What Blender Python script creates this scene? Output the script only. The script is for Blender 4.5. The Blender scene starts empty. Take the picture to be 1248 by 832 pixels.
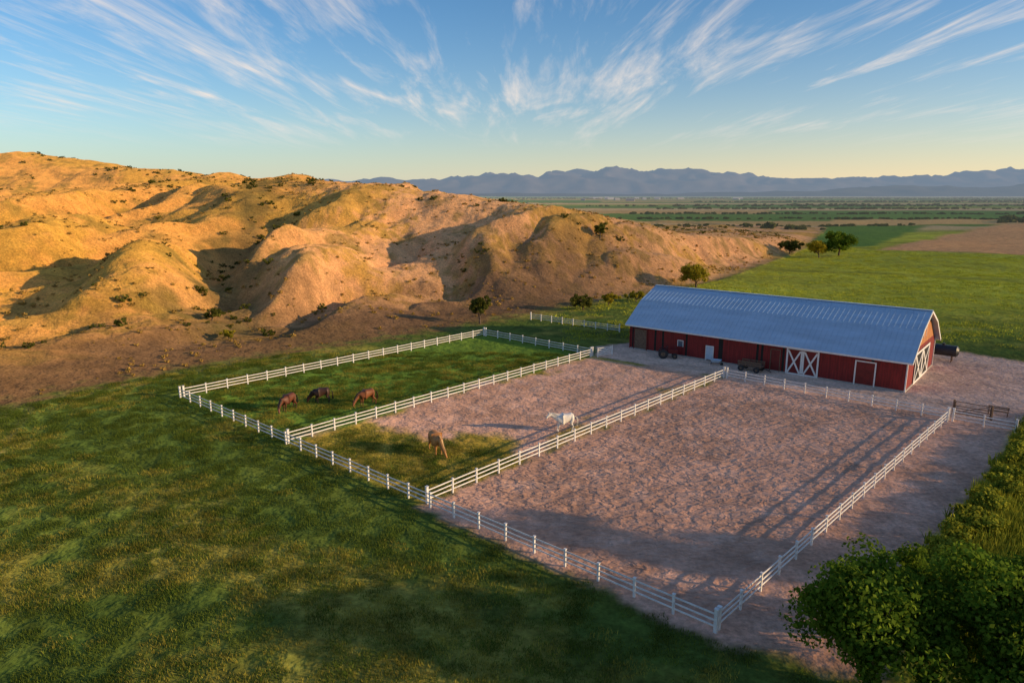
import bpy, math, random
import numpy as np
from mathutils import Vector, Matrix
random.seed(7); rng=np.random.default_rng(7)
S=bpy.context.scene
S.view_settings.view_transform='Standard'; S.view_settings.look='None'; S.view_settings.exposure=0
C=S.collection
# ------------------------------------------------ sun direction (towards sun)
SUN_AZ=math.radians(104.0); SUN_EL=math.radians(12.5)
sd=Vector((math.sin(SUN_AZ)*math.cos(SUN_EL),math.cos(SUN_AZ)*math.cos(SUN_EL),math.sin(SUN_EL)))

# ------------------------------------------------ numpy noise
def _h(ix,iy,s):
    a=(ix.astype(np.int64)*374761393+iy.astype(np.int64)*668265263+s*1274126177)&0x7fffffff
    a=((a^(a>>13))*1274126177)&0x7fffffff
    return ((a^(a>>16))&0xffff)/65535.0*2*np.pi
def perlin(x,y,s=0):
    ix=np.floor(x);iy=np.floor(y);fx=x-ix;fy=y-iy
    u=fx*fx*fx*(fx*(fx*6-15)+10);v=fy*fy*fy*(fy*(fy*6-15)+10)
    def g(dx,dy):
        a=_h(ix+dx,iy+dy,s); return np.cos(a)*(fx-dx)+np.sin(a)*(fy-dy)
    a=g(0,0);b=g(1,0);c=g(0,1);d=g(1,1)
    return 1.5*((a*(1-u)+b*u)*(1-v)+(c*(1-u)+d*u)*v)
def fbm(x,y,o=4,s=0,p=0.5):
    r=0;a=1
    for i in range(o):
        r=r+a*perlin(x,y,s+i*17);x=x*2.03+5.1;y=y*2.03+1.7;a*=p
    return r
def sstep(a,b,x):
    t=np.clip((x-a)/(b-a),0,1);return t*t*(3-2*t)
def segs(px,py,P):
    best=np.full(px.shape,1e18);sgn=np.ones(px.shape);arc=np.zeros(px.shape);acc=0
    for (ax,ay),(bx,by) in zip(P[:-1],P[1:]):
        dx,dy=bx-ax,by-ay;L2=dx*dx+dy*dy
        t=np.clip(((px-ax)*dx+(py-ay)*dy)/L2,0,1)
        qx=px-ax-t*dx;qy=py-ay-t*dy;d=qx*qx+qy*qy
        m=d<best
        best=np.where(m,d,best);cr=dx*(py-ay)-dy*(px-ax)
        sgn=np.where(m,np.sign(cr),sgn);arc=np.where(m,acc+t*math.sqrt(L2),arc)
        acc+=math.sqrt(L2)
    return np.sqrt(best),sgn,arc
def polysd(px,py,P):
    d,_,_=segs(px,py,P+[P[0]])
    ins=np.zeros(px.shape,bool);n=len(P)
    for i in range(n):
        x1,y1=P[i];x2,y2=P[(i+1)%n]
        if y1==y2: continue
        c=((y1>py)!=(y2>py))&(px<(x2-x1)*(py-y1)/(y2-y1)+x1)
        ins^=c
    return np.where(ins,d,-d)

# ------------------------------------------------ survey points (metres)
P_near=(10.47,31.24);P_left=(-6.38,46.02);P_far=(26.11,81.4);P_right=(43.54,65.05)
P_outer=(-36.74,72.67);P_back=(-4.47,107.0);P_itop=(11.22,92.77);P_ibot=(-20.47,58.37)
FOOT=[(-700,-160),(-300,-40),(-110,42),(-53.5,68),(-42,84),(-9,113),(4,127),(24,148),(53,176),(90,235),(130,300),(210,460),(330,700),(500,1100)]
RIDGE=[(-900,260),(-400,270),(-190,255),(-127,250),(-96,245),(-69,230),(-45,220),(-16,210),(18,203),(33,207),(58,222),(103,262),(136,305),(210,480)]
GUL=[(-84,240),(-76,205),(-66,170),(-56,135),(-46,108)]
GUL2=[(-28,212),(-24,185),(-10,160),(2,138)]
PLOUGH=[(149,279),(255,400),(462,625),(900,640),(600,400),(300,225),(205,236)]
def terrain(x,y):
    df,sg,_=segs(x,y,FOOT)
    dr,sr,arc=segs(x,y,RIDGE)
    hx=np.interp(x,[-900,-400,-190,-160,-127,-96,-69,-45,-16,4,18,33,58,103,136,200],
                   [30,22,20,23,26,28.5,28.5,26.5,23,20,17,14,10,5.5,2.5,0])
    inside=sg>0
    frac=np.where(inside,df/(df+dr+1e-6),0)
    back=sr>0
    wx=x+12*fbm(x/60,y/60,3,3);wy=y+12*fbm(x/60+9,y/60,3,5)
    prof=sstep(0,1,frac)*0.55+frac*0.45
    front=hx*prof
    fall=np.where(back,np.exp(-(dr/110.0)**2),1.0)
    base=np.where(back,hx*fall,front)*inside
    env=np.where(back,0.18+0.5*sstep(0,60,dr),sstep(0.03,0.32,frac)*(1-0.80*sstep(0.66,1,frac)))*inside*np.clip(hx/20,0.15,1)
    q=wx*0.80-wy*0.42; r=wy*0.80+wx*0.42
    b1=np.abs(perlin(q/40,r/105,11)); b2=np.abs(perlin(q/19+3,r/52,12)); b3=np.abs(perlin(q/7.5,r/20,15))
    h=base+env*(18*(b1-0.35)+9.5*(b2-0.28)+2.0*(b3-0.3))
    dg,_,_=segs(wx,wy,GUL);dg2,_,_=segs(wx,wy,GUL2)
    h=h-(9.5*np.exp(-(dg/11)**2)+4.5*np.exp(-(dg2/9)**2))*env
    dl,_,_=segs(wx,wy,[(-900,380),(-293,410),(-199,410),(-135,395)])
    hl=np.interp(x,[-900,-293,-199,-135,-60],[52,45,36.5,29,0])
    h2=hl*np.exp(-(dl/75)**2)+ (7*(np.abs(perlin(q/34,r/60,31))-0.3))*np.exp(-(dl/90)**2)
    h=np.where(inside,np.maximum(h,0)+0,0)
    k=6.0; m=np.maximum(h,h2*inside); h=m+np.exp(-np.abs(h-h2)/k)*k*0.25*inside*np.clip(h2/10,0,1)
    h=h*sstep(0,14,df*inside+0)
    h=h+0.42*inside*fbm(x/5,y/5,3,44)*sstep(5,30,df)
    far=sstep(150,230,y)*(~inside)+0.0
    h=h+far*1.3*fbm(x/70,y/50,3,50)*(1-sstep(600,1500,y))
    ny=sstep(4,14,-polysd(x,y,[(-40,20),(70,20),(70,125),(-45,125)]))
    h=h+(~inside)*ny*0.25*fbm(x/25,y/25,3,70)*(1-far)*sstep(-400,-20,-np.abs(x))
    return h
def hgt(x,y): return float(terrain(np.array([float(x)]),np.array([float(y)]))[0])

def graded(core,lo,hi,g=1.07):
    pts=[core[0][0]]
    for a,b,s in core:
        n=max(1,round((b-a)/s)); pts+= [a+(b-a)*(i+1)/n for i in range(n)]
    s=core[-1][2]
    while pts[-1]<hi: s*=g; pts.append(pts[-1]+s)
    s=core[0][2];pre=[]
    p=pts[0]
    while p>lo: s*=g; p-=s; pre.append(p)
    return np.array(pre[::-1]+pts)
xs=graded([(-330,-60,1.2),(-60,-12,0.45),(-12,48,0.3),(48,200,1.2)],-30000,30000)
ys=graded([(24,84,0.3),(84,112,0.5),(112,430,1.25)],-3000,32000)
X,Y=np.meshgrid(xs,ys);X=X.ravel();Y=Y.ravel()
Z=terrain(X,Y)
# ---------------- colour zones (albedo)
def lerp(a,b,t): return a*(1-t[:,None])+np.array(b)[None,:]*t[:,None]
col=np.tile(np.array([0.075,0.120,0.022]),(len(X),1))
n1=fbm(X/9,Y/9,4,101);n2=fbm(X/2.2,Y/2.2,3,102);n3=fbm(X/30,Y/30,3,103);n4=fbm(X/0.9,Y/0.9,2,104)
col=lerp(col,(0.115,0.160,0.028),sstep(-0.3,0.5,n1))
def yellowness(x,y):
    c_=x*0.5+y*0.866
    lit_band=np.exp(-((c_-26)/4.5)**2)*0.35+np.exp(-((c_-16)/3)**2)*.2  # sunlit bands across the near grass, painted into its colour
    return fbm(x/14+3,y/10,4,105)*.7+0.25*fbm(x/2.2,y/2.2,3,102)+lit_band-0.34*np.exp(-((c_-34)/4.0)**2)-.02  # last band term paints the shade outside the near fence as darker grass
zz=sstep(-0.1,0.6,yellowness(X,Y))
col=lerp(col,(0.32,0.28,0.055),zz*0.8)
a=np.array([-0.752,0.6595]);b=np.array([0.6595,0.752])
across=X*b[0]+Y*b[1]; along=X*a[0]+Y*a[1]
st=perlin(across/1.1+0.6*perlin(along/30,across/9,3),along/40,106)
col*= (1+0.34*st*(1-sstep(120,200,Y)))[:,None]
for off0 in (-9.0,-7.4,-21.0,-19.4):
    dd=np.abs((X+34)*0.93+(Y-50)*0.36-off0-3*np.sin(Y/17)*.6)
    col=lerp(col,(0.22,0.18,0.08),np.exp(-(dd/0.28)**2)*0.6*(Y<75)*(Y>10)*(X<-8))
pad=polysd(X,Y,[P_outer,P_back,P_itop,P_ibot])
col=lerp(col,(0.12,0.21,0.028),sstep(-1.5,0.5,pad)*0.9)
mid=[P_ibot,P_itop,P_far,P_left]
md=polysd(X,Y,mid)
col=lerp(col,(0.44,0.31,0.05),sstep(-0.5,0.5,md)*(0.6+0.35*sstep(-.3,.3,n2)))
df,sg,_=segs(X,Y,FOOT)
ins=(sg>0)
ht=sstep(-3,5,np.where(ins,df,-df)+3*n2)
hillc=np.tile(np.array([0.66,0.33,0.08]),(len(X),1))
hillc=lerp(hillc,(0.68,0.37,0.17),sstep(-75,-25,X))
hillc=lerp(hillc,(0.50,0.29,0.045),sstep(0.05,0.6,n3+0.5*n2+0.15)*0.75)
hillc=lerp(hillc,(0.22,0.155,0.035),sstep(0.2,0.6,n1+0.4*n2)*0.6)
hillc=lerp(hillc,(0.125,0.076,0.042),(1-sstep(10,42,df+9*n1))*0.92*(1-sstep(0,60,X)))  # bare brown hill foot, darkened to paint in the hill's shade
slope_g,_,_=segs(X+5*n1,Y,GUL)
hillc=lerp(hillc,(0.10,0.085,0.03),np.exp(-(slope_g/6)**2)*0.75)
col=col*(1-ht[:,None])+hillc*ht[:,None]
def patch(P,c,w=3,amt=1.0):
    global col
    m=sstep(-w,w,polysd(X,Y,P)+w*0.6*n1)*(ht<0.5)*amt
    col=lerp(col,c,m)
row=np.floor(np.log(np.maximum(Y,300)/300.0)/0.17)
fieldn=_h(np.floor((X+0.3*Y)/(0.7*Y+150)+row*.37),row,5)/(2*np.pi)
vm=sstep(420,460,Y)*np.where(ins&(Y<480),0,1)
vc=np.where((fieldn<0.38)[:,None],np.array([0.13,0.22,0.045])[None],np.where((fieldn<0.6)[:,None],np.array([0.50,0.32,0.12])[None],np.where((fieldn<0.85)[:,None],np.array([0.26,0.29,0.055])[None],np.array([0.56,0.39,0.18])[None])))
col=col*(1-vm[:,None])+vc*vm[:,None]
bright=sstep(95,140,Y)*(~ins)*(1-vm)*sstep(15,50,X)
col=lerp(col,(0.46,0.46,0.045),bright*(0.8+0.2*n1).clip(0,1))
stp=perlin((X*0.5+Y)/14,(X-Y*.5)/120,140)
col*=(1+0.42*stp*bright)[:,None]
patch(PLOUGH,(0.70,0.36,0.15))
patch([(105,508),(305,508),(161,305),(128,292)],(0.12,0.22,0.035))
patch([(150,640),(620,640),(400,520),(120,520)],(0.62,0.38,0.14))
patch([(180,820),(700,820),(600,650),(180,650)],(0.15,0.25,0.05))
dirt1=[(10.4,30.4),(-7.0,45.6),P_left,P_far,(26.1,81.6),(11.5,92.6),(12.5,99),(22,104),(45,118),(61,100),(72,86),(70,76),(60,72),(52,65.5),(46.5,60.0),(38,51),(29.6,42.5),(24.6,38),(22,33),(17,27.5)]
dirt2=[P_itop,P_far,(1.8,55.1),(-2,59),(-9.5,61.5),(-15,63.5),(-18.8,60.8),(-14,67)]
d1=polysd(X,Y,dirt1);d2=polysd(X,Y,dirt2)
dirt=np.maximum(sstep(-0.5,0.6,d1+0.5*n2),sstep(-1.5,1.8,d2+2.6*n1+1.3*n2))
dc=np.tile(np.array([0.66,0.39,0.275]),(len(X),1))
dc=lerp(dc,(0.55,0.32,0.22),sstep(-0.3,0.5,n1))
dc=lerp(dc,(0.72,0.46,0.34),sstep(0.0,0.6,n2)*0.5)
dc=lerp(dc,(0.62,0.48,0.39),sstep(-2,2,polysd(X,Y,[(26,82),(11,93),(12,99),(45,118),(72,86),(60,72),(47,64)]))*0.6)
for P in ([(14,93),(26,86),(45,73),(54,66)],[(15,91),(27,84),(46,71),(55,64)],[(0,62),(8,74),(17,88)]):
    dt,_,_=segs(X+.8*n1,Y,P);dc=lerp(dc,(0.36,0.24,0.175),np.exp(-(dt/.32)**2)*.45)
col=col*(1-dirt[:,None])+dc*dirt[:,None]
arena=sstep(-0.3,0.6,polysd(X,Y,[P_near,P_left,P_far,P_right]))
rip=np.maximum(arena,dirt*0.3)
BANK=[(17,27),(22,33),(24.6,38),(29.6,42.5),(38,51),(46.5,60),(52,65.5),(62,71),(200,60),(200,0),(20,5)]
bank=sstep(-0.6,0.6,polysd(X,Y,BANK)+0.5*n2)
col=lerp(col,(0.28,0.31,0.04),bank*(0.8+0.2*n1).clip(0,1))
Z=Z+bank*0.5*(0.5+0.5*n1)+ rip*0.02*n4
u_=X*0.6585+Y*0.7526; w_=-X*0.7526+Y*0.6585
wv=perlin(u_/1.9+.4*n4,w_/1.0,160)
Z=Z+arena*0.045*wv*(0.6+0.6*sstep(-.4,.4,n1))
col=col.clip(0.01,1)
nx,ny=len(xs),len(ys)
idx=np.arange(nx*ny).reshape(ny,nx)
F=np.stack([idx[:-1,:-1],idx[:-1,1:],idx[1:,1:],idx[1:,:-1]],-1).reshape(-1,4)
def npmesh(name,V,F,smooth=True):
    m=bpy.data.meshes.new(name)
    m.vertices.add(len(V));m.vertices.foreach_set('co',np.asarray(V,dtype=np.float32).ravel())
    k=F.shape[1]
    m.loops.add(F.size);m.loops.foreach_set('vertex_index',F.astype(np.int32).ravel())
    m.polygons.add(len(F));m.polygons.foreach_set('loop_start',np.arange(0,F.size,k,dtype=np.int32))
    m.polygons.foreach_set('loop_total',np.full(len(F),k,dtype=np.int32))
    if smooth: m.polygons.foreach_set('use_smooth',np.ones(len(F),bool))
    m.update(calc_edges=True);return m
gm=npmesh('ground',np.stack([X,Y,Z],-1),F)
ca=gm.color_attributes.new('Col','FLOAT_COLOR','POINT')
ca.data.foreach_set('color',np.concatenate([col,np.ones((len(X),1))],1).astype(np.float32).ravel())
ra=gm.attributes.new('rip','FLOAT','POINT');ra.data.foreach_set('value',rip.astype(np.float32))
ground=bpy.data.objects.new('ground',gm);C.objects.link(ground)

# ------------------------------------------------ materials
def newmat(name):
    m=bpy.data.materials.new(name);m.use_nodes=True;nt=m.node_tree;nt.nodes.clear();return m,nt
def N(nt,t,**k):
    n=nt.nodes.new(t)
    for a,v in k.items(): setattr(n,a,v)
    return n
def noise(nt,vec,scale,detail=4,rough=.55,dist=0):
    n=N(nt,'ShaderNodeTexNoise');n.inputs['Scale'].default_value=scale;n.inputs['Detail'].default_value=detail
    n.inputs['Roughness'].default_value=rough;n.inputs['Distortion'].default_value=dist
    if vec: nt.links.new(vec,n.inputs['Vector'])
    return n.outputs['Fac']
def maprange(nt,v,a,b,c,d):
    n=N(nt,'ShaderNodeMapRange');nt.links.new(v,n.inputs[0])
    for i,q in enumerate((a,b,c,d)): n.inputs[i+1].default_value=q
    return n.outputs[0]
def mth(nt,op,a,b=None,c=None):
    n=N(nt,'ShaderNodeMath',operation=op)
    for i,q in enumerate((a,b,c)):
        if q is None: continue
        if isinstance(q,(int,float)): n.inputs[i].default_value=q
        else: nt.links.new(q,n.inputs[i])
    return n.outputs[0]
def mixc(nt,f,a,b,mode='MIX'):
    n=N(nt,'ShaderNodeMix',data_type='RGBA',blend_type=mode)
    for s,q in ((0,f),(6,a),(7,b)):
        if isinstance(q,(int,float)): n.inputs[s].default_value=q
        elif isinstance(q,tuple): n.inputs[s].default_value=(*q,1)
        else: nt.links.new(q,n.inputs[s])
    return n.outputs[2]
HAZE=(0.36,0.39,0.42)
def haze_out(nt,shader,L=10000.0,hc=HAZE):  # distance haze painted on as emission mixed into the surface, no volume
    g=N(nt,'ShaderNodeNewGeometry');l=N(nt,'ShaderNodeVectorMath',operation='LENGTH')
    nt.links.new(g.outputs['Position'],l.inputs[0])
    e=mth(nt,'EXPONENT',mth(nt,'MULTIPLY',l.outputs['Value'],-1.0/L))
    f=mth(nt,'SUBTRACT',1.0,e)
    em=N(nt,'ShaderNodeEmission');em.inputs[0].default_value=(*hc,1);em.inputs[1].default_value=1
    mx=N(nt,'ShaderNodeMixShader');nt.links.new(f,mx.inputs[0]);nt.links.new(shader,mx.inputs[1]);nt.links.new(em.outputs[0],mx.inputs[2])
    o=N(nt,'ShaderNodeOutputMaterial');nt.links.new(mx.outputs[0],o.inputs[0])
def bump(nt,h,strength,dist,nrm=None):
    n=N(nt,'ShaderNodeBump');nt.links.new(h,n.inputs['Height'])
    if isinstance(strength,(int,float)): n.inputs['Strength'].default_value=strength
    else: nt.links.new(strength,n.inputs['Strength'])
    n.inputs['Distance'].default_value=dist
    if nrm: nt.links.new(nrm,n.inputs['Normal'])
    return n.outputs[0]
m,nt=newmat('ground_surface')
at=N(nt,'ShaderNodeVertexColor',layer_name='Col');rp=N(nt,'ShaderNodeAttribute',attribute_name='rip')
geo=N(nt,'ShaderNodeNewGeometry');pos=geo.outputs['Position']
fa=maprange(nt,noise(nt,pos,2.6,4,.7),.3,.7,.62,1.38)
fb=maprange(nt,noise(nt,pos,0.35,4,.6),.3,.7,.78,1.22)
fa2=mth(nt,'ADD',mth(nt,'MULTIPLY',fa,mth(nt,'SUBTRACT',1,mth(nt,'MULTIPLY',rp.outputs['Fac'],.5))),mth(nt,'MULTIPLY',rp.outputs['Fac'],.5))
v=mth(nt,'MULTIPLY',fa2,fb)
vv=N(nt,'ShaderNodeCombineColor')
for i in range(3): nt.links.new(v,vv.inputs[i])
c=mixc(nt,1.0,at.outputs[0],vv.outputs[0],'MULTIPLY')
mp=N(nt,'ShaderNodeMapping');mp.inputs['Rotation'].default_value=(0,0,math.radians(-12));mp.inputs['Scale'].default_value=(1.9,3.2,1);nt.links.new(pos,mp.inputs[0])
rn=noise(nt,mp.outputs[0],0.62,2,.5,.5)
b1=bump(nt,rn,rp.outputs['Fac'],0.40)
b2=bump(nt,noise(nt,pos,4.0,3,.7),0.8,0.08,b1)
b3=bump(nt,noise(nt,pos,0.6,3,.6),mth(nt,'SUBTRACT',1,rp.outputs['Fac']),0.5,b2)
bs=N(nt,'ShaderNodeBsdfDiffuse');bs.inputs['Roughness'].default_value=1
nt.links.new(c,bs.inputs[0]);nt.links.new(b3,bs.inputs['Normal'])
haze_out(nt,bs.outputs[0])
gm.materials.append(m)

def simple(name,colr,rough=.6,var=.25,scale=6,metal=0,bmp=0.0,spec=.4,stretch=None):
    m,nt=newmat(name)
    tc=N(nt,'ShaderNodeTexCoord');vec=tc.outputs['Object']
    if stretch:
        mp=N(nt,'ShaderNodeMapping');mp.inputs['Scale'].default_value=stretch;nt.links.new(vec,mp.inputs[0]);vec=mp.outputs[0]
    n=noise(nt,vec,scale,4,.65)
    f=maprange(nt,n,.3,.7,0,1)
    d=tuple(q*(1-var) for q in colr);u=tuple(min(1,q*(1+var)) for q in colr)
    c=mixc(nt,f,d,u)
    p=N(nt,'ShaderNodeBsdfPrincipled');nt.links.new(c,p.inputs['Base Color'])
    p.inputs['Roughness'].default_value=rough;p.inputs['Metallic'].default_value=metal;p.inputs['Specular IOR Level'].default_value=spec
    if bmp: nt.links.new(bump(nt,n,bmp,.02),p.inputs['Normal'])
    o=N(nt,'ShaderNodeOutputMaterial');nt.links.new(p.outputs[0],o.inputs[0]);return m
def leafmat(name,c1,c2,trans=.3,hz=False):
    m,nt=newmat(name);g=N(nt,'ShaderNodeNewGeometry')
    oi=N(nt,'ShaderNodeObjectInfo')
    f=mth(nt,'FRACT',mth(nt,'ADD',g.outputs['Random Per Island'],mth(nt,'MULTIPLY',oi.outputs['Random'],.37)))
    c=mixc(nt,f,c1,c2)
    vr=maprange(nt,noise(nt,g.outputs['Position'],.45,2),.3,.7,.65,1.35)
    vv=N(nt,'ShaderNodeCombineColor')
    for i in range(3): nt.links.new(vr,vv.inputs[i])
    c=mixc(nt,1.0,c,vv.outputs[0],'MULTIPLY')
    d=N(nt,'ShaderNodeBsdfDiffuse');nt.links.new(c,d.inputs[0]);out=d.outputs[0]
    if trans:
        t=N(nt,'ShaderNodeBsdfTranslucent');nt.links.new(c,t.inputs[0])
        mx=N(nt,'ShaderNodeMixShader');mx.inputs[0].default_value=trans
        nt.links.new(d.outputs[0],mx.inputs[1]);nt.links.new(t.outputs[0],mx.inputs[2]);out=mx.outputs[0]
    if hz: haze_out(nt,out)
    else:
        o=N(nt,'ShaderNodeOutputMaterial');nt.links.new(out,o.inputs[0])
    return m
M_leaf=leafmat('leaf_green',(0.055,0.115,0.012),(0.18,0.25,0.025),.35)
M_leafy=leafmat('leaf_golden',(0.22,0.22,0.02),(0.45,0.34,0.03),.4)
M_leafd=leafmat('leaf_olive',(0.06,0.08,0.015),(0.16,0.15,0.03))
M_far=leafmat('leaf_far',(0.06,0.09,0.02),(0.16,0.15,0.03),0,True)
M_dry=leafmat('dry_brush',(0.20,0.14,0.03),(0.50,0.30,0.08),0)
M_grass=leafmat('grass_blade',(0.065,0.115,0.016),(0.17,0.21,0.03),.3)
M_grassy=leafmat('grass_blade_dry',(0.22,0.21,0.03),(0.44,0.37,0.065),.3)
M_field=leafmat('field_grass_blade',(0.32,0.36,0.035),(0.46,0.46,0.05),0)
M_hedge=leafmat('leaf_hedge',(0.12,0.17,0.02),(0.38,0.37,0.04),.4)
M_bark=simple('bark',(0.12,0.085,0.06),.9,.4,8,bmp=.6)
M_white=simple('white_fence_paint',(0.70,0.68,0.65),.5,.18,3)
M_trim=simple('white_trim',(0.74,0.72,0.70),.5,.1,3)
M_red=simple('barn_red_boards',(0.20,0.012,0.011),.65,.35,1.2,bmp=.3,stretch=(3,3,.35))
M_redd=simple('barn_red_door',(0.15,0.011,0.010),.6,.3,1.5)
M_wood=simple('gable_wood',(0.44,0.18,0.06),.7,.35,1.5,bmp=.3,stretch=(3,3,.4))
M_roof=simple('roof_metal',(0.40,0.54,0.68),.42,.12,.5,metal=.2,stretch=(.4,2,1))
M_dark=simple('dark_interior',(0.02,0.018,0.016),.9)
M_conc=simple('concrete',(0.36,0.33,0.30),.9,.2,2)
M_brown=simple('weathered_wood',(0.16,0.10,0.065),.85,.4,5,bmp=.4)
M_black=simple('black_metal',(0.03,0.03,0.035),.45,.3,5)
M_glass=simple('window_glass',(0.10,0.14,0.18),.15,.1,2,spec=.8)
M_bdoor=simple('pale_blue_door',(0.45,0.55,0.66),.5,.1,3)

class MB:
    def __init__(s): s.v=[];s.f=[];s.mi=[];s.mats=[]
    def mid(s,m):
        if m not in s.mats: s.mats.append(m)
        return s.mats.index(m)
    def box(s,c,size,mat,ax=None):
        c=Vector(c);hx,hy,hz=[q/2 for q in size]
        A=ax or (Vector((1,0,0)),Vector((0,1,0)),Vector((0,0,1)))
        b=len(s.v)
        for dz in (-1,1):
            for dx,dy in ((-1,-1),(1,-1),(1,1),(-1,1)):
                s.v.append(tuple(c+A[0]*dx*hx+A[1]*dy*hy+A[2]*dz*hz))
        k=s.mid(mat)
        for f in ((3,2,1,0),(4,5,6,7),(0,1,5,4),(1,2,6,5),(2,3,7,6),(3,0,4,7)):
            s.f.append(tuple(b+i for i in f));s.mi.append(k)
    def beam(s,p0,p1,w,h,mat,up=Vector((0,0,1))):
        p0=Vector(p0);p1=Vector(p1);d=(p1-p0);L=d.length;d.normalize()
        sd_=d.cross(up)
        if sd_.length<1e-4: sd_=Vector((1,0,0))
        sd_.normalize();u=sd_.cross(d)
        s.box((p0+p1)/2,(L,w,h),mat,(d,sd_,u))
    def cyl(s,p0,p1,r0,r1,mat,n=10,cap=True):
        p0=Vector(p0);p1=Vector(p1);d=(p1-p0).normalized()
        a=d.cross(Vector((0,0,1)))
        if a.length<1e-3: a=Vector((1,0,0))
        a.normalize();b_=d.cross(a);b=len(s.v)
        for p,r in ((p0,r0),(p1,r1)):
            for i in range(n):
                t=2*math.pi*i/n;s.v.append(tuple(p+a*math.cos(t)*r+b_*math.sin(t)*r))
        k=s.mid(mat)
        for i in range(n):
            j=(i+1)%n;s.f.append((b+i,b+j,b+n+j,b+n+i));s.mi.append(k)
        if cap:
            s.f.append(tuple(b+i for i in range(n))[::-1]);s.mi.append(k)
            s.f.append(tuple(b+n+i for i in range(n)));s.mi.append(k)
    def poly(s,pts,mat):
        b=len(s.v);s.v+=[tuple(p) for p in pts];s.f.append(tuple(range(b,b+len(pts))));s.mi.append(s.mid(mat))
    def prism(s,prof,x0,x1,mat):
        b=len(s.v);n=len(prof)
        s.v+=[(x0,y,z) for y,z in prof]+[(x1,y,z) for y,z in prof];k=s.mid(mat)
        s.f.append(tuple(range(b,b+n)));s.mi.append(k);s.f.append(tuple(range(b+n,b+2*n))[::-1]);s.mi.append(k)
        for i in range(n):
            j=(i+1)%n;s.f.append((b+i,b+n+i,b+n+j,b+j));s.mi.append(k)
    def obj(s,name,parent=None,bevel=0,smooth=False):
        m=bpy.data.meshes.new(name);m.from_pydata(s.v,[],s.f)
        for q in s.mats: m.materials.append(q)
        m.polygons.foreach_set('material_index',s.mi)
        if smooth: m.polygons.foreach_set('use_smooth',[True]*len(s.f))
        m.update();o=bpy.data.objects.new(name,m);C.objects.link(o)
        if parent: o.parent=parent
        if bevel:
            md=o.modifiers.new('bevel','BEVEL');md.width=bevel;md.segments=1
        return o
def empty(name,loc,rotz=0,scale=1):
    e=bpy.data.objects.new(name,None);C.objects.link(e);e.location=loc;e.rotation_euler=(0,0,rotz);e.scale=(scale,)*3;e.empty_display_size=.3;return e

# ------------------------------------------------ fences
def fence(name,p0,p1,step=2.45,h=1.16):
    mb=MB();p0=Vector((*p0,0));p1=Vector((*p1,0));d=p1-p0;n=max(1,round(d.length/step))
    u=d.normalized();side=Vector((-u.y,u.x,0))
    pts=[]
    for i in range(n+1):
        p=p0+d*i/n;z=hgt(p.x,p.y)
        pts.append(Vector((p.x,p.y,z)))
        corner=i in(0,n);w=.18 if corner else .12;hh=h+(.16 if corner else random.uniform(-.02,.025))
        tilt=Vector((random.uniform(-.02,.02),random.uniform(-.02,.02),1)).normalized()
        mb.box((p.x,p.y,z+hh/2-.1),(w,w,hh+.2),M_white,(u,side,tilt))
        mb.box((p.x,p.y,z+hh+.02),(w+.05,w+.05,.04),M_white,(u,side,Vector((0,0,1))))
    for i in range(n):
        for z in (.34,.68,1.02):
            a_=pts[i]+Vector((0,0,z+random.uniform(-.015,.015)))+u*.07;b_=pts[i+1]+Vector((0,0,z+random.uniform(-.015,.015)))-u*.07
            mb.beam(a_,b_,.04,.09,M_white)
    return mb.obj(name)
def off(p,q,a):
    v=Vector((q[0]-p[0],q[1]-p[1])).normalized()*a;return (p[0]+v.x,p[1]+v.y)
fence('wooden_rail_fence',P_near,P_outer)
fence('wooden_rail_fence',off(P_outer,P_back,.4),P_back)
fence('wooden_rail_fence',off(P_back,P_itop,.4),P_itop)
fence('wooden_rail_fence',off(P_ibot,P_itop,.3),off(P_itop,P_ibot,.4))
fence('wooden_rail_fence',off(P_left,P_far,.3),P_far)
fence('wooden_rail_fence',off(P_far,P_right,.4),P_right)
fence('wooden_rail_fence',off(P_right,P_near,.4),off(P_near,P_right,.3))
fence('wooden_rail_fence',off(P_right,(47.6,61.3),.4),(47.6,61.3))
fence('wooden_rail_fence',(3.4,121.5),(17.6,109.7))
def gate(name,p0,p1,h=1.25,mat=None):
    mat=mat or M_white;mb=MB();p0=Vector((*p0,hgt(*p0)));p1=Vector((*p1,hgt(*p1)));Zv=Vector((0,0,1))
    for p in (p0,p1): mb.beam(p-Zv*.1,p+Zv*(h+.15),.14,.14,mat,Vector((0,1,0)))
    u=(p1-p0).normalized()
    a_=p0+u*.12;b_=p1-u*.12
    for z in (.25,.5,.75,1.0,h): mb.beam(a_+Zv*z,b_+Zv*z,.05,.07,mat)
    mb.beam(a_+Zv*.25+Vector((0.03,.03,0)),b_+Zv*h+Vector((0.03,.03,0)),.03,.06,mat)
    for p in (a_,b_): mb.beam(p+Zv*.2,p+Zv*h,.08,.06,mat,Vector((0,1,0)))
    return mb.obj(name)
gate('paddock_gate',(11.9,92.2),(14.1,93.6))
gate('wooden_gate',(45.2,66.9),(47.6,64.7),1.45,M_brown)

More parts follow.
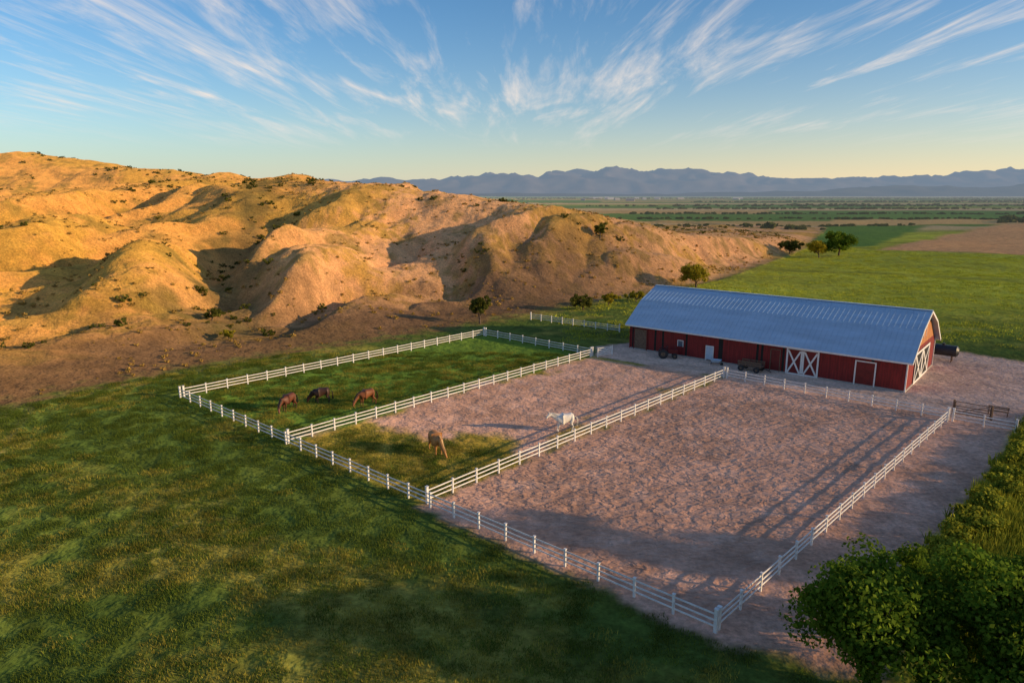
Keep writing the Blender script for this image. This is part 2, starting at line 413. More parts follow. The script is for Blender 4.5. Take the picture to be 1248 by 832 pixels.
# ------------------------------------------------ barn
L=35.8;W=16.5;He=3.85;Hr=8.3
barn=empty('red_barn',(17.38,98.03,0),math.atan2(-.645,.764))
prof=[(0,0),(0,He),(3.9,6.55),(W/2,Hr),(W-3.9,6.55),(W,He),(W,0)]
mb=MB();mb.prism([(y,z-.03 if z else 0.0) for y,z in prof],0.06,L-.06,M_dark)
mb.obj('core',barn)
def topz(y):
    return float(np.interp(y,[p[0] for p in prof[1:6]],[p[1] for p in prof[1:6]]))
mb=MB()
bw=.30;n=int(L/bw)
for i in range(n+1):
    x0=i*bw;x1=min(L,x0+bw)
    if x1-x0<.05: continue
    for yy in (0.02,W-.02):
        t=random.uniform(.03,.05)
        mb.box(((x0+x1)/2,yy,(He-.1)/2+.1),(x1-x0-.018,t*1.2,He-.1),M_red)
for xx,mt in ((0.02,M_red),(L-.02,M_red)):
    n=int(W/bw)
    for i in range(n):
        y0=i*bw;y1=y0+bw;yc=(y0+y1)/2;z=topz(yc)-.15;t=random.uniform(.04,.06)
        if xx>1:
            zs=min(z,4.3)
            mb.box((xx,yc,zs/2+.05),(t,bw-.018,zs-.1),M_red)
            if z>4.45: mb.box((xx,yc,(4.3+z)/2),(t,bw-.018,z-4.3),M_wood)
        else: mb.box((xx,yc,z/2+.05),(t,bw-.018,z-.1),M_red)
mb.obj('wall_boards',barn)
mb=MB()
mb.box((L/2,-.03,.08),(L+.2,.12,.2),M_conc);mb.box((L+.04,W/2,.08),(.14,W,.2),M_conc)
mb.obj('plinth',barn)
mb=MB();ov=.55
rp_=[(-ov,He-ov*.62),(3.9,6.62),(W/2,Hr+.06),(W-3.9,6.62),(W+ov,He-ov*.62)]
x0,x1=-.6,L+.6
for (ya,za),(yb,zb) in zip(rp_[:-1],rp_[1:]):
    d=Vector((0,yb-ya,zb-za));nrm=Vector((0,-d.z,d.y)).normalized();dl=d.length;dn=d.normalized()
    mb.box(((x0+x1)/2,(ya+yb)/2,(za+zb)/2+.04),(x1-x0,dl,.08),M_roof,(Vector((1,0,0)),dn,nrm))
    k=int((x1-x0)/.62)
    for i in range(k+1):
        xx=x0+.03+i*(x1-x0-.06)/k
        c_=Vector((xx,(ya+yb)/2,(za+zb)/2+.04))+nrm*.052
        mb.box(c_,(.05,dl-.04,.035),M_roof,(Vector((1,0,0)),dn,nrm))
mb.box((L/2,W/2,Hr+.16),(x1-x0,.5,.06),M_roof)
mb.obj('roof',barn)
mb=MB()
for xx in (x0-.03,x1+.03):
    for (ya,za),(yb,zb) in zip(rp_[:-1],rp_[1:]):
        mb.beam((xx,ya,za-.06),(xx,yb,zb-.06),.05,.26,M_trim)
mb.box((L/2,-ov-.03,He-ov*.62-.02),(x1-x0,.05,.2),M_trim)
mb.box((L/2,W+ov+.03,He-ov*.62-.02),(x1-x0,.05,.2),M_trim)
for xx,yy in ((0,0),(L,0),(L,W),(0,W)):
    mb.box((xx+(.04 if xx else -.04),yy+(.02 if yy else -.02),He/2),(.14,.16,He-.1),M_trim if xx else M_red)
mb.obj('trim',barn)
def door(name,c,w,h,axis,mat,frame=M_trim,xbrace=False,t=.14):
    mb=MB()
    def P(a,z,o): return (c+a,-.06-o,z) if axis==0 else (L+.06+o,c+a,z)
    def B(a,z,sx,sz,o,m):
        sz3=(sx,.05,sz) if axis==0 else (.05,sx,sz)
        mb.box(P(a,z,o),sz3,m)
    B(0,h/2+.05,w,h,0.0,mat)
    for s in (-1,1): B(s*(w/2-t/2),h/2+.05,t,h,.045,frame)
    B(0,h+.05-t/2,w-2*t-.01,t,.045,frame)
    if xbrace:
        B(0,.12,w-2*t-.01,t,.045,frame)
        Yv=Vector((0,-1,0)) if axis==0 else Vector((1,0,0))
        for s in (-1,1):
            B(s*(t/2+.01),h/2+.03,t,h-.5,.045,frame)
            a0=s*(t+.05);a1=s*(w/2-t-.03)
            zt=h-.1-t;zb=.25
            for k,(q0,q1) in enumerate(((a0,a1),(a1,a0))):
                p0=Vector(P(q0,zb,.047+.012*k));p1=Vector(P(q1,zt,.047+.012*k))
                mb.beam(p0,p1,.05,t,frame,up=Yv.cross((p1-p0).normalized()))
    return mb.obj(name,barn)
door('double_door',24.4,3.9,3.35,0,M_redd,xbrace=True,t=.2)
door('stall_door',31.55,2.3,2.95,0,M_redd,t=.15)
door('small_door',21.1,1.3,2.9,0,M_redd,frame=M_brown,t=.1)
door('walk_door',12.3,1.15,2.05,0,M_bdoor,t=.1)
door('side_door',1.7,2.2,3.1,0,M_brown,frame=M_redd,t=.12)
door('gable_double_door',8.4,8.6,3.75,1,M_dark,xbrace=True,t=.28)
door('loft_door',8.25,1.7,1.7,1,M_wood,frame=M_trim,t=.12).location.z=5.1
for xw in (8.0,):
    o=door('window',xw,.9,.9,0,M_glass,t=.09);o.location.z=1.35

def bw_(x,y,z=0):
    a_=math.atan2(-.645,.764);ca_,sa_=math.cos(a_),math.sin(a_)
    return (17.38+x*ca_-y*sa_,98.03+x*sa_+y*ca_,z)
BR=math.atan2(-.645,.764)
wg=empty('wooden_hay_wagon',bw_(18.7,-1.7),BR)
mb=MB();mb.box((0,0,.75),(3.0,1.5,.12),M_brown)
for s in (-1,1):
    for z in (1.0,1.25): mb.box((0,s*.74,z),(3.0,.05,.14),M_brown)
    for x in (-1.4,-.5,.5,1.4): mb.box((x,s*.68,1.05),(.08,.07,.6),M_brown)
mb.box((0,0,.6),(2.6,.14,.16),M_black)
mb.beam((1.5,0,.6),(2.6,0,.25),.08,.08,M_black)
for x in (-1,1): mb.box((x,0,.42),(.1,1.5,.1),M_black)
mb.obj('bed',wg)
mb=MB()
for x in (-1,1):
    for s in (-1,1): mb.cyl((x,s*.76,.4),(x,s*.9,.4),.4,.4,M_black,16);mb.cyl((x,s*.9,.4),(x,s*.93,.4),.14,.12,M_brown,10)
mb.obj('wheels',wg)
tr=empty('tractor',bw_(7.2,-2.0),BR+.5)
mb=MB();mb.box((.55,0,.95),(1.3,.7,.55),M_redd);mb.box((-.5,0,.75),(1.1,.8,.25),M_black)
mb.box((-.65,0,1.15),(.5,.5,.1),M_black);mb.box((-.88,0,1.4),(.1,.5,.5),M_black)
mb.beam((0,0,1.1),(-.2,0,1.5),.05,.05,M_black);mb.cyl((-.2,0,1.5),(-.24,0,1.54),.22,.22,M_black,14)
mb.cyl((.9,.2,1.2),(.9,.2,1.75),.04,.04,M_black,8)
for s in (-1,1): mb.box((-.7,s*.58,1.25),(.95,.3,.06),M_redd)
mb.obj('body',tr,bevel=.03)
mb=MB()
for s in (-1,1):
    mb.cyl((-.7,s*.45,.65),(-.7,s*.8,.65),.65,.65,M_black,20);mb.cyl((-.7,s*.8,.65),(-.7,s*.83,.65),.3,.25,M_brown,14)
    mb.cyl((.85,s*.45,.38),(.85,s*.68,.38),.38,.38,M_black,16);mb.cyl((.85,s*.68,.38),(.85,s*.7,.38),.16,.14,M_brown,12)
mb.obj('wheels',tr)
wb=empty('wheelbarrow',bw_(13.9,-1.6),BR+.3)
mb=MB();mb.poly([(-.5,-.25,.4),(.4,-.2,.35),(.4,.2,.35),(-.5,.25,.4)],M_bdoor)
mb.poly([(-.5,-.25,.4),(-.65,-.4,.75),(.75,-.38,.72),(.4,-.2,.35)],M_bdoor);mb.poly([(-.5,.25,.4),(.4,.2,.35),(.75,.38,.72),(-.65,.4,.75)],M_bdoor)
mb.poly([(.4,-.2,.35),(.75,-.38,.72),(.75,.38,.72),(.4,.2,.35)],M_bdoor);mb.poly([(-.5,-.25,.4),(-.5,.25,.4),(-.65,.4,.75),(-.65,-.4,.75)],M_bdoor)
for s in (-1,1): mb.beam((.8,s*.1,.2),(-1.2,s*.3,.62),.05,.05,M_brown);mb.beam((-.5,s*.25,.5),(-.6,s*.25,0),.05,.05,M_black)
mb.cyl((.8,-.06,.2),(.8,.06,.2),.2,.2,M_black,14);mb.obj('barrow',wb)
tk=empty('storage_tank',bw_(36.4,20.5),BR)
mb=MB();mb.cyl((-1.6,0,1.5),(1.6,0,1.5),.75,.75,M_black,18);mb.cyl((1.6,0,1.5),(1.85,0,1.5),.75,.4,M_black,18);mb.cyl((-1.6,0,1.5),(-1.85,0,1.5),.75,.4,M_black,18)
for x in (-1.1,1.1):
    for s in (-.5,.5): mb.beam((x,s,0),(x,s*.8,1.0),.1,.1,M_brown)
mb.cyl((0,0,2.2),(0,0,2.45),.18,.18,M_black,12);mb.obj('tank',tk)
bn=empty('wooden_bench',(49.6,66.6,0),BR)
mb=MB()
for i in range(3): mb.box((0,-.15+i*.16,.46),(1.8,.13,.04),M_brown)
for z in (.66,.82): mb.box((0,.3,z),(1.8,.03,.11),M_brown)
for x in (-.8,.8):
    mb.box((x,-.18,.22),(.07,.07,.44),M_brown);mb.box((x,.265,.44),(.07,.04,.88),M_brown)
mb.obj('bench',bn)

# ------------------------------------------------ horses
def horse(name,x,y,ang,scale,body,leg,mane,pose='graze',yaw=0.0):
    V=[];E=[];R=[]
    def add(p,r,par=None):
        V.append(p);R.append(r if isinstance(r,tuple) else (r,r))
        if par is not None:E.append((par,len(V)-1))
        return len(V)-1
    root=add((-.22,0,1.13),(.39,.42))
    pel=add((-.58,0,1.20),(.37,.38),root)
    rump=add((-.84,0,1.20),(.24,.27),pel)
    chest=add((.15,0,1.11),(.39,.44),root)
    wit=add((.45,0,1.17),(.32,.40),chest)
    if pose=='graze':
        c=[((.72,.0,1.10),(.20,.31)),((.94,.02,.88),(.145,.225)),((1.13,.04,.65),(.11,.165)),((1.26,.05,.47),(.115,.165)),((1.36,.05,.27),(.08,.10)),((1.40,.05,.10),(.065,.075))]
    else:
        c=[((.72,.0,1.30),(.19,.30)),((.95,.02,1.44),(.145,.225)),((1.16,.04,1.54),(.11,.165)),((1.32,.05,1.52),(.115,.16)),((1.48,.05,1.36),(.08,.10)),((1.58,.05,1.24),(.065,.075))]
    c2=[]
    for i,(p,r) in enumerate(c):
        k=yaw*(i/5.0);dx=p[0]-.5
        c2.append(((.5+dx*math.cos(k),dx*math.sin(k),p[2]),r))
    p_=wit
    for p,r in c2: p_=add(p,r,p_)
    ph=[random.uniform(-.10,.12) for _ in range(4)]
    for s,k in ((-1,0),(1,1)):
        o=ph[k]
        q=add((-.62,s*.16,.96),(.20,.24),pel);q=add((-.52+o*.4,s*.19,.76),(.125,.16),q);q=add((-.80+o,s*.19,.50),(.066,.080),q)
        q=add((-.77+o*1.3,s*.19,.30),.046,q);q=add((-.76+o*1.5,s*.19,.13),.050,q);q=add((-.71+o*1.5,s*.19,.03),(.066,.066),q)
        o=ph[k+2]
        q=add((.45,s*.15,.92),(.15,.20),wit);q=add((.40+o*.5,s*.17,.72),(.092,.115),q);q=add((.45+o,s*.17,.45),(.060,.066),q)
        q=add((.44+o*1.2,s*.17,.28),.042,q);q=add((.44+o*1.3,s*.17,.13),.048,q);q=add((.49+o*1.3,s*.17,.03),(.064,.064),q)
    me=bpy.data.meshes.new(name+'_sk');me.from_pydata(V,E,[]);ob=bpy.data.objects.new(name+'_sk',me);C.objects.link(ob)
    ob.modifiers.new('s','SKIN')
    sv=me.skin_vertices[0].data
    for i,r in enumerate(R): sv[i].radius=r
    sv[0].use_root=True
    ob.modifiers['s'].use_smooth_shade=True
    sb=ob.modifiers.new('d','SUBSURF');sb.levels=2;sb.render_levels=2
    dg=bpy.context.evaluated_depsgraph_get();em=bpy.data.meshes.new_from_object(ob.evaluated_get(dg))
    bpy.data.objects.remove(ob)
    em.name=name;em.materials.clear()
    for q in (body,leg,mane,M_black): em.materials.append(q)
    for p in em.polygons:
        p.use_smooth=True;z=p.center.z;fx=p.center.x
        p.material_index=3 if (z<.06 and fx<.9) else (1 if z<.42 and fx<.9 else 0)
    e=empty(name,(x,y,hgt(x,y)),ang,scale)
    ob=bpy.data.objects.new('body',em);C.objects.link(ob);ob.parent=e
    zmin=min(v.co.z for v in em.vertices);ob.location.z=-zmin
    mb=MB()
    for i in range(40):
        dy=random.gauss(0,.03);dx=random.gauss(0,.02)
        pts=[(-.88,dy*.3,1.24),(-1.03+dx*.5,dy*.7,1.16),(-1.09+dx,dy,.85),(-1.07+dx*1.8,dy*1.5,random.uniform(.38,.55))]
        for k in range(3): mb.cyl(pts[k],pts[k+1],.022-.004*k,.018-.005*k,mane,5,False)
    mb.obj('tail',e,smooth=True)
    mb=MB()
    neck=[(.45,0,1.17,.34)]+[(p[0],p[1],p[2],r[1]) for p,r in c2[:4]]
    for k in range(4):
        a_=Vector(neck[k][:3]);b_=Vector(neck[k+1][:3]);d=(b_-a_).normalized();kk=yaw*k/5;sdv=Vector((-math.sin(kk),math.cos(kk),0));upv=d.cross(sdv)
        if upv.z<0: upv=-upv
        for i in range(16):
            t=i/16;rr_=(neck[k][3]*(1-t)+neck[k+1][3]*t);p=a_.lerp(b_,t)+upv*rr_*.80
            ln=random.uniform(.5,.8)
            mb.cyl(p,p+sdv*rr_*.42+upv*rr_*-.10,.026,.022,mane,5,False)
            mb.cyl(p+sdv*rr_*.42+upv*rr_*-.10,p+sdv*rr_*.58-upv*rr_*ln+d*random.uniform(-.03,.03),.022,.008,mane,5,False)
    mb.obj('mane',e,smooth=True)
    mb=MB();h0=Vector(c2[3][0]);h1=Vector(c2[4][0]);d=(h1-h0).normalized();k=yaw*.7;sdv=Vector((-math.sin(k),math.cos(k),0));upv=d.cross(sdv)
    if upv.dot(Vector((0,0,1)) if pose!='graze' else Vector((1,0,0)))<0: upv=-upv
    for s in (-1,1):
        p=h0+sdv*s*.05+upv*.10-d*.05;mb.cyl(p,p-d*.10+upv*.07+sdv*s*.02,.034,.006,body,6)
        p=h0.lerp(h1,.35)+sdv*s*.078+upv*.035;mb.cyl(p,p+sdv*s*.014,.022,.014,M_black,8)
    mb.obj('ears',e,smooth=True)
    return e
def coat(n,c): return simple(n,c,.55,.22,2.2)
c_ch=coat('coat_chestnut',(0.13,0.04,0.018));c_bay=coat('coat_dark_bay',(0.05,0.02,0.012));c_tan=coat('coat_palomino',(0.40,0.18,0.055));c_wh=coat('coat_grey',(0.76,0.71,0.64))
c_blk=coat('hair_black',(0.02,0.014,0.012));c_fl=coat('hair_flaxen',(0.45,0.28,0.13));c_ch2=coat('coat_red',(0.20,0.065,0.022));c_whm=coat('hair_white',(0.66,0.62,0.56))
horse('horse',-23.4,68.4,math.radians(240),1.15,c_ch,c_bay,c_blk,'graze',.4)
horse('horse',-20.6,70.9,math.radians(188),1.12,c_bay,c_blk,c_blk,'graze',-.2)
horse('horse',-15.6,70.3,math.radians(212),1.12,c_ch2,c_ch,c_bay,'graze',.2)
horse('horse',-6.6,56.2,math.radians(-62),1.25,c_tan,c_tan,c_fl,'graze',.25)
horse('horse',5.0,61.9,math.radians(188),1.15,c_wh,c_wh,c_whm,'walk',.15)

# ------------------------------------------------ foliage
def leafarr(clumps,npc,size,flat=.0,seed=1):
    r=np.random.default_rng(seed);cl=np.array(clumps)
    k=np.repeat(np.arange(len(cl)),npc);n=len(k)
    d=r.normal(size=(n,3));d/=np.linalg.norm(d,axis=1)[:,None]
    rad=cl[k,3]*(0.35+0.75*r.random(n)**.7)
    p=cl[k,:3]+d*rad[:,None]*np.array([1,1,.8])
    nn=d+r.normal(size=(n,3))*.7;nn/=np.linalg.norm(nn,axis=1)[:,None]
    t=np.cross(nn,r.normal(size=(n,3)));t/=np.linalg.norm(t,axis=1)[:,None];b=np.cross(nn,t)
    s=size*(.6+.8*r.random(n))[:,None]
    V=np.stack([p-t*s*.5,p+b*s*.32,p+t*s*.5,p-b*s*.32],1).reshape(-1,3)
    F=np.arange(4*n).reshape(-1,4);return V,F
def tree(name,x,y,h,w,mat,ncl=60,npc=200,leaf=.16,seed=1,base=.25):
    r=random.Random(seed);cl=[]
    cz=h*(base+(1-base)/2);rz=h*(1-base)/2;
    lobes=[(r.uniform(-.45,.45)*w/2,r.uniform(-.45,.45)*w/2,cz+r.uniform(-.25,.4)*rz,r.uniform(.42,.68)) for _ in range(6)]+[(0,0,cz,.62)]
    for i in range(ncl):
        lx,ly,lz,lr=r.choice(lobes)
        th=r.uniform(0,2*math.pi);cph=r.uniform(-.75,1);sph=math.sqrt(1-cph*cph);q=lr*r.uniform(.6,1.08)
        cl.append((lx+math.cos(th)*sph*q*w/2,ly+math.sin(th)*sph*q*w/2,max(lz+cph*q*rz*.95,h*.08),r.uniform(.06,.15)*min(w,h*1.3)))
    V,F=leafarr(cl,npc,leaf,seed=seed);z0=hgt(x,y)-.05
    e=empty(name,(x,y,z0))
    m=npmesh('crown',V,F,False);m.materials.append(mat);o=bpy.data.objects.new('crown',m);C.objects.link(o);o.parent=e
    mb=MB();tr_=h*.028+.04;top=Vector((r.uniform(-.2,.2),r.uniform(-.2,.2),h*(base+.25)))
    mb.cyl((0,0,-.2),top*.5,tr_*1.3,tr_,M_bark,8);mb.cyl(top*.5,top,tr_,tr_*.6,M_bark,8)
    for i in range(min(14,ncl)):
        c=Vector(cl[i][:3]);s=top*r.uniform(.45,1);m_=s.lerp(c,.5)+Vector((0,0,.06*h));mb.cyl(s,m_,tr_*.45,tr_*.28,M_bark,6);mb.cyl(m_,c,tr_*.28,tr_*.1,M_bark,6)
    mb.obj('trunk',e,smooth=True)
    return e
tree('leafy_tree',16.0,26.8,6.8,7.6,M_leaf,130,240,.22,3,.05)
tree('leafy_tree',21.8,25.5,7.6,7.5,M_leaf,120,240,.22,4,.05)
tree('leafy_tree',20.0,30.2,4.8,5.4,M_leaf,80,210,.2,5,.02)
# unseen trees right of the drone, added to throw shade across the grass
for i,(x,y,h,w) in enumerate(((52,7.5,19,6),(58,0,19,7),(46,-2,17,6),(79,23,21,6),(36,-9,15,6))):
    tree('offscreen_shade_tree',x,y,h,w,M_leaf,90,90,.6,31+i,.15)
tree('bushy_tree',-5.6,117.4,5.4,4.6,M_leafd,45,110,.28,6,.08)
tree('bushy_tree',23,180,4.6,4.6,M_leafd,35,90,.32,7,.08)
tree('golden_tree',45,166,6.4,8.4,M_leafy,60,110,.35,8,.05)
tree('bush',14,132,3.4,5.5,M_leafd,40,90,.3,9,.0)
tree('bush',19.5,137,2.6,5,M_leafy,30,90,.3,10,.0)
tree('bush',26,142,2.4,7,M_leafy,36,90,.3,11,.0)
tree('bush',33,150,2.2,5,M_leafy,30,80,.3,12,.0)
tree('broad_tree',121,254,9.5,14,M_leaf,70,110,.6,13,.05)
tree('broad_tree',112,250,6.5,9,M_leafy,50,100,.5,14,.05)
tree('broad_tree',106,262,5.5,9,M_leafd,50,80,.5,17,.02)
tree('bush',-50,112,2.4,4,M_leafd,26,90,.25,15,.0)
tree('bush',-44,104,1.8,3,M_leafy,22,80,.25,16,.0)

def scatter(name,pts,sizes,proto_verts,proto_faces,mat,seed=0):
    r=np.random.default_rng(seed);pts=np.asarray(pts);n=len(pts);a=r.random(n)*2*np.pi;s=np.asarray(sizes)
    V=np.empty((n,4,3))
    for k in range(4):
        t=a+k*np.pi/2;V[:,k,0]=pts[:,0]+np.cos(t)*s*.7071;V[:,k,1]=pts[:,1]+np.sin(t)*s*.7071;V[:,k,2]=pts[:,2]
    m=npmesh(name,V.reshape(-1,3),np.arange(4*n).reshape(-1,4),False)
    o=bpy.data.objects.new(name,m);C.objects.link(o)
    o.instance_type='FACES';o.use_instance_faces_scale=True;o.instance_faces_scale=1.0
    o.show_instancer_for_render=False;o.show_instancer_for_viewport=False
    pm=npmesh(name+'_clump',proto_verts,proto_faces,False);pm.materials.append(mat)
    c=bpy.data.objects.new('clump',pm);C.objects.link(c);c.parent=o
    return o
def clumpproto(ncl,npc,leaf,seed,flat=.6):
    r=random.Random(seed)
    cl=[(r.uniform(-.32,.32),r.uniform(-.32,.32),r.uniform(.08,.4)*flat/.6*1.0,r.uniform(.12,.22)) for _ in range(ncl)]
    V,F=leafarr(cl,npc,leaf,seed=seed);V[:,2]=np.abs(V[:,2]);return V,F
def blades(n,h,w,seed,spread=.5):
    r=np.random.default_rng(seed)
    p=np.zeros((n,3));p[:,:2]=r.uniform(-spread,spread,(n,2))
    a=r.random(n)*2*np.pi;t=np.stack([np.cos(a),np.sin(a),0*a],1)*(w*(.5+r.random(n)))[:,None]
    lean=r.normal(size=(n,3))*h*.35;lean[:,2]=h*(.5+r.random(n))
    V=np.stack([p-t/2,p+t/2,p+lean],1).reshape(-1,3);return V,np.arange(3*n).reshape(-1,3)
def sample(n,x0,x1,y0,y1,seed):
    r=np.random.default_rng(seed);return r.uniform(x0,x1,n),r.uniform(y0,y1,n),r
x,y,r=sample(26000,-230,140,72,330,21)
d_,s_,_=segs(x,y,FOOT);nz=fbm(x/18,y/18,3,77)+.5*fbm(x/5,y/5,2,78)
k=(s_>0)&(d_>3)&(nz>r.random(len(x))*.9-.35);x=x[k];y=y[k];z=terrain(x,y)
V,Fp=clumpproto(5,12,.22,31)
scatter('dry_brush',np.stack([x,y,z-.05],1),.35+r.random(len(x))**2*1.0,V,Fp,M_dry,1)
x,y,r=sample(7500,-330,140,80,450,22)
d_,s_,_=segs(x,y,FOOT);nz=fbm(x/25+4,y/25,3,79)
gd,_,_=segs(x,y,GUL)
k=(s_>0)&(d_>4)&((nz>.22+r.random(len(x))*.4)|(gd<5+4*r.random(len(x)))|((y>300)&(nz>0)));x=x[k];y=y[k];z=terrain(x,y)
V,Fp=clumpproto(8,24,.17,32)
scatter('sage_shrubs',np.stack([x,y,z-.1],1),.7+r.random(len(x))**2*1.8,V,Fp,M_leafd,2)
def zone(n,x0,x1,y0,y1,seed,fn):
    x,y,r=sample(n,x0,x1,y0,y1,seed);k=fn(x,y,r)&(np.abs(x)<.80*y+6);x=x[k];y=y[k];return x,y,terrain(x,y),r
def isgrass(x,y,r):
    dd=np.maximum(polysd(x,y,dirt1),polysd(x,y,dirt2)+1.0)
    d_,s_,_=segs(x,y,FOOT)
    bk=polysd(x,y,BANK)
    return (dd<-.4)&~((s_>0)&(d_>1))&(bk<0)
V,Fp=blades(150,.11,.028,41)
x,y,z,r=zone(6500,-62,45,25,95,41,isgrass)
scatter('meadow_grass',np.stack([x,y,z],1),.9+.7*r.random(len(x)),V,Fp,M_grass,3)
def isyel(x,y,r):
    return isgrass(x,y,r)&((yellowness(x,y)+.2*r.normal(size=len(x))>.10)|(polysd(x,y,mid)>0))  # dry patches, plus pale blades standing in for the sunlit bands
x,y,z,r=zone(9000,-62,45,25,95,42,isyel)
V,Fp=blades(90,.13,.026,42)
scatter('dry_grass',np.stack([x,y,z],1),.8+.7*r.random(len(x)),V,Fp,M_grassy,4)
def isfield(x,y,r):
    d_,s_,_=segs(x,y,FOOT)
    n_=perlin((x*0.5+y)/14,(x-y*.5)/120,140)+.25*r.normal(size=len(x))
    return (s_<0)&(polysd(x,y,dirt1)<-1)&(n_>-.1)&(polysd(x,y,PLOUGH)<-2)&(polysd(x,y,[(17.38,98.03),(44.7,74.9),(55.4,87.6),(28,110.6)])<-1)&(polysd(x,y,BANK)<0)
x,y,z,r=zone(9000,8,230,96,300,43,isfield)
V,Fp=blades(90,.08,.024,44)
scatter('field_grass',np.stack([x,y,z],1),2.2+1.2*r.random(len(x)),V,Fp,M_field,8)
HP=[(22.6,33.5),(25,37.6),(30,42.2),(38.4,50.6),(47,59.6),(53,65)]
pts=[];sz=[]
rr=random.Random(5)
for (ax,ay),(bx,by) in zip(HP[:-1],HP[1:]):
    n=int(math.hypot(bx-ax,by-ay)*2.2)
    for i in range(n):
        t=rr.random();o=abs(rr.gauss(0,1.0));px_=ax+(bx-ax)*t+o*.72;py_=ay+(by-ay)*t-o*.69
        pts.append((px_,py_,.25));sz.append(rr.uniform(.8,2.4))
V,Fp=clumpproto(14,50,.11,51)
scatter('hedge',pts,sz,V,Fp,M_hedge,5)
x,y,r=sample(1900,22,70,20,66,52)
k=(polysd(x,y,BANK)>.6)&(x<.8*y+6);x=x[k];y=y[k]
V,Fp=blades(220,.34,.05,53)
scatter('tall_grass',np.stack([x,y,0*x+.2],1),1.2+r.random(len(x)),V,Fp,M_hedge,6)
pts=[];sz=[]
def line(x0,y0,x1,y1,n,s,jit):
    for i in range(n):
        t=rr.random();a_=x0+(x1-x0)*t+rr.gauss(0,jit);b_=y0+(y1-y0)*t+rr.gauss(0,jit)
        pts.append((a_,b_,hgt(a_,b_)-.3));sz.append(s*rr.uniform(.5,1.3))
line(60,445,300,512,80,4.2,1.2);line(100,645,640,640,170,4.8,1.5);line(140,815,700,822,190,5.2,2)
line(395,560,470,640,16,9,4);line(150,430,190,445,10,7,4)
for _ in range(26):
    y0=1000*math.exp(rr.uniform(0,1.9));x0=rr.uniform(-.1,.75)*y0;l=rr.uniform(.2,.6)*y0;line(x0,y0,x0+l,y0+rr.uniform(-.01,.01)*y0,int(l/(4+y0/600)),5+y0/800,1+y0/1500)
V,Fp=clumpproto(12,22,.19,61)
scatter('distant_trees',pts,sz,V,Fp,M_far,7)
mb=MB();rr=random.Random(9)
mfb,nt=newmat('pale_farm_buildings');p=N(nt,'ShaderNodeBsdfDiffuse');g=N(nt,'ShaderNodeNewGeometry')
nt.links.new(mixc(nt,g.outputs['Random Per Island'],(.25,.22,.2),(.6,.55,.5)),p.inputs[0]);haze_out(nt,p.outputs[0])
for _ in range(16):
    y0=rr.uniform(2400,4200);x0=rr.uniform(.10,.34)*y0
    w=rr.uniform(14,40);d=rr.uniform(10,20);h=rr.uniform(5,8);a_=rr.uniform(-.3,.3);ca_,sa_=math.cos(a_),math.sin(a_)
    A=(Vector((ca_,sa_,0)),Vector((-sa_,ca_,0)),Vector((0,0,1)))
    mb.box((x0,y0,h/2),(w,d,h),mfb,A)
    q=[Vector((x0,y0,0))+A[0]*sx*w/2*1.03+A[1]*sy*d/2*1.05+Vector((0,0,zz)) for sx,sy,zz in ((-1,-1,h),(1,-1,h),(1,0,h+d*.25),(-1,0,h+d*.25),(1,1,h),(-1,1,h))]
    mb.poly([q[0],q[1],q[2],q[3]],mfb);mb.poly([q[3],q[2],q[4],q[5]],mfb)
mb.obj('distant_farm_buildings')

def mountains(name,y0,depth,prof,x0,x1,c,seed,L=11000,hc=(0.23,0.30,0.39)):
    nx_=520;ny_=90
    xx=np.linspace(x0,x1,nx_);tt=np.linspace(0,1,ny_);XX,TT=np.meshgrid(xx,tt)
    YY=y0+TT*depth+0.06*np.abs(XX)
    hp=np.interp(XX,[p[0] for p in prof],[p[1] for p in prof])
    env=np.sin(np.pi*np.clip(TT,0,1))**.8
    n=fbm(XX/1500,YY/1500,6,seed,.52);rg=1-np.abs(perlin(XX/1100,YY/1600,seed+3))*1.5;rg2=1-np.abs(perlin(XX/420,YY/600,seed+4))*1.5
    ZZ=hp*env*(0.60+.28*rg+.13*rg2+.16*n)-30
    nn=np.arange(nx_*ny_).reshape(ny_,nx_)
    Fm=np.stack([nn[:-1,:-1],nn[:-1,1:],nn[1:,1:],nn[1:,:-1]],-1).reshape(-1,4)
    m=npmesh(name,np.stack([XX.ravel(),YY.ravel(),ZZ.ravel()],-1),Fm)
    mt,nt=newmat(name+'_rock');g=N(nt,'ShaderNodeNewGeometry');p=N(nt,'ShaderNodeBsdfDiffuse')
    nz_=noise(nt,g.outputs['Position'],.0015,5,.6)
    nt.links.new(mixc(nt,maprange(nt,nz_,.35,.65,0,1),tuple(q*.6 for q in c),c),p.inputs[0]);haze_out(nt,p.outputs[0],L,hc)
    m.materials.append(mt);o=bpy.data.objects.new(name,m);C.objects.link(o);return o
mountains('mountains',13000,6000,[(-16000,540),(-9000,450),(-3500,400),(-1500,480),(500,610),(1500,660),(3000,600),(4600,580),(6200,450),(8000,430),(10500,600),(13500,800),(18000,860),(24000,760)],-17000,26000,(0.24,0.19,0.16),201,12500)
mountains('foothills',9500,3000,[(-16000,120),(-3000,100),(0,80),(2500,70),(5000,150),(7500,210),(10000,310),(14000,400),(20000,400)],-15000,22000,(0.16,0.14,0.11),231,11000,(0.21,0.27,0.34))

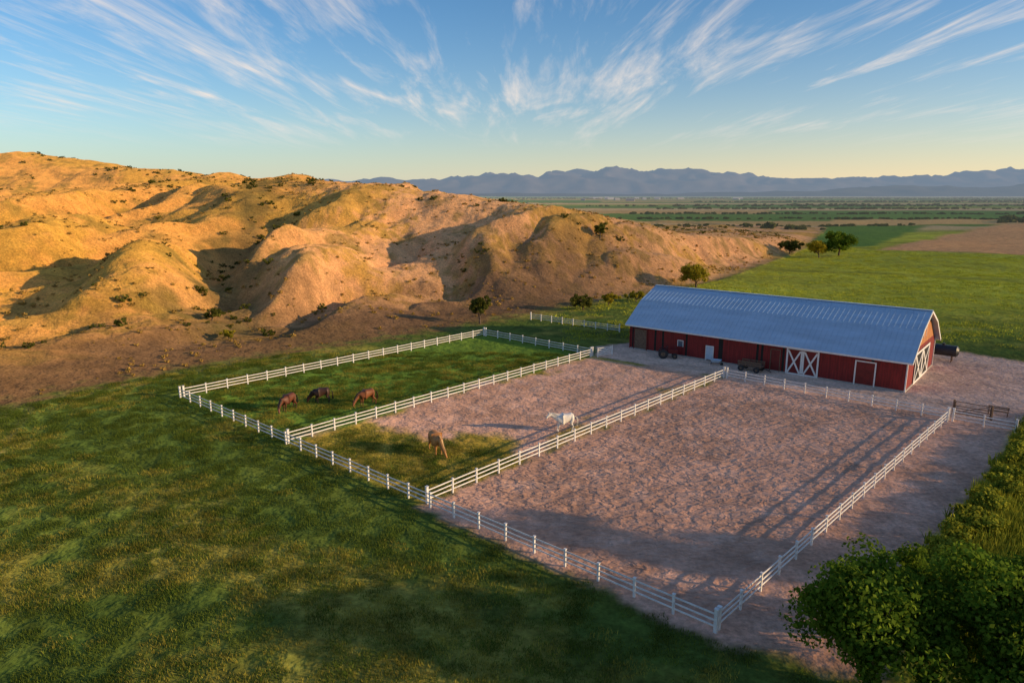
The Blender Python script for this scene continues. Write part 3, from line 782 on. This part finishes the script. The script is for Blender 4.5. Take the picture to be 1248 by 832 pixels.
# ------------------------------------------------ world
w=bpy.data.worlds.new('World');S.world=w;w.use_nodes=True;nt=w.node_tree;nt.nodes.clear()
sky=N(nt,'ShaderNodeTexSky',sky_type='NISHITA');sky.sun_disc=False;sky.sun_elevation=SUN_EL;sky.sun_rotation=SUN_AZ
sky.altitude=300;sky.air_density=1.0;sky.dust_density=0.4;sky.ozone_density=2.0
hs=N(nt,'ShaderNodeHueSaturation');hs.inputs['Saturation'].default_value=1.22;nt.links.new(sky.outputs[0],hs.inputs['Color'])
skc=mixc(nt,1.0,hs.outputs[0],(0.88,1.07,1.25),'MULTIPLY')
tc=N(nt,'ShaderNodeTexCoord');sp=N(nt,'ShaderNodeSeparateXYZ');nt.links.new(tc.outputs['Generated'],sp.inputs[0])
hz_=mth(nt,'EXPONENT',mth(nt,'MULTIPLY',mth(nt,'MAXIMUM',sp.outputs[2],0),-1/.065))
tw=maprange(nt,sp.outputs[0],-.45,.5,0,1)
hcol=mixc(nt,tw,(4.9,4.8,4.2),(8.2,6.1,3.9))
skc=mixc(nt,mth(nt,'MULTIPLY',hz_,.92),skc,hcol)
zc=mth(nt,'MAXIMUM',sp.outputs[2],.015);zc=mth(nt,'ADD',zc,.03)
cb=N(nt,'ShaderNodeCombineXYZ');nt.links.new(mth(nt,'DIVIDE',sp.outputs[0],zc),cb.inputs[0]);nt.links.new(mth(nt,'DIVIDE',sp.outputs[1],zc),cb.inputs[1])
def mapn(sc,rot,loc=(0,0,0)):
    mp=N(nt,'ShaderNodeMapping');mp.inputs['Scale'].default_value=sc;mp.inputs['Rotation'].default_value=(0,0,rot);mp.inputs['Location'].default_value=loc
    nt.links.new(cb.outputs[0],mp.inputs[0]);return mp.outputs[0]
streak=noise(nt,mapn((2.2,.34,1),math.radians(14)),1.0,7,.64,1.0)
mask=noise(nt,mapn((.55,.26,1),0,(3.1,.7,0)),1.0,2,.5,.4)
fine=noise(nt,mapn((11,1.1,1),math.radians(18)),1.0,4,.6,.5)
cl=mth(nt,'ADD',mth(nt,'ADD',mth(nt,'MULTIPLY',streak,.95),mth(nt,'MULTIPLY',mask,.6)),mth(nt,'MULTIPLY',fine,.30))
cf=maprange(nt,cl,.89,1.20,0,1)
cf=mth(nt,'POWER',cf,1.4)
ev=maprange(nt,sp.outputs[2],.055,.115,0,1)
cf=mth(nt,'MULTIPLY',mth(nt,'MULTIPLY',cf,ev),.92)
mx=mixc(nt,cf,skc,(7.2,6.3,5.6))
bg=N(nt,'ShaderNodeBackground');bg.inputs[1].default_value=.13;nt.links.new(mx,bg.inputs[0])
o=N(nt,'ShaderNodeOutputWorld');nt.links.new(bg.outputs[0],o.inputs[0])
sl=bpy.data.lights.new('sun','SUN');sl.energy=5.0;sl.angle=math.radians(.6);sl.color=(1.0,.70,.38)
so=bpy.data.objects.new('sun',sl);C.objects.link(so);so.rotation_euler=(-sd).to_track_quat('-Z','Y').to_euler();so.location=(60,0,60)
cam=bpy.data.cameras.new('camera');co=bpy.data.objects.new('camera',cam);C.objects.link(co)
co.location=(0,0,22);co.rotation_euler=(math.radians(90-12.1),0,0);cam.lens=24;cam.sensor_width=36;cam.clip_start=.5;cam.clip_end=60000
S.camera=co
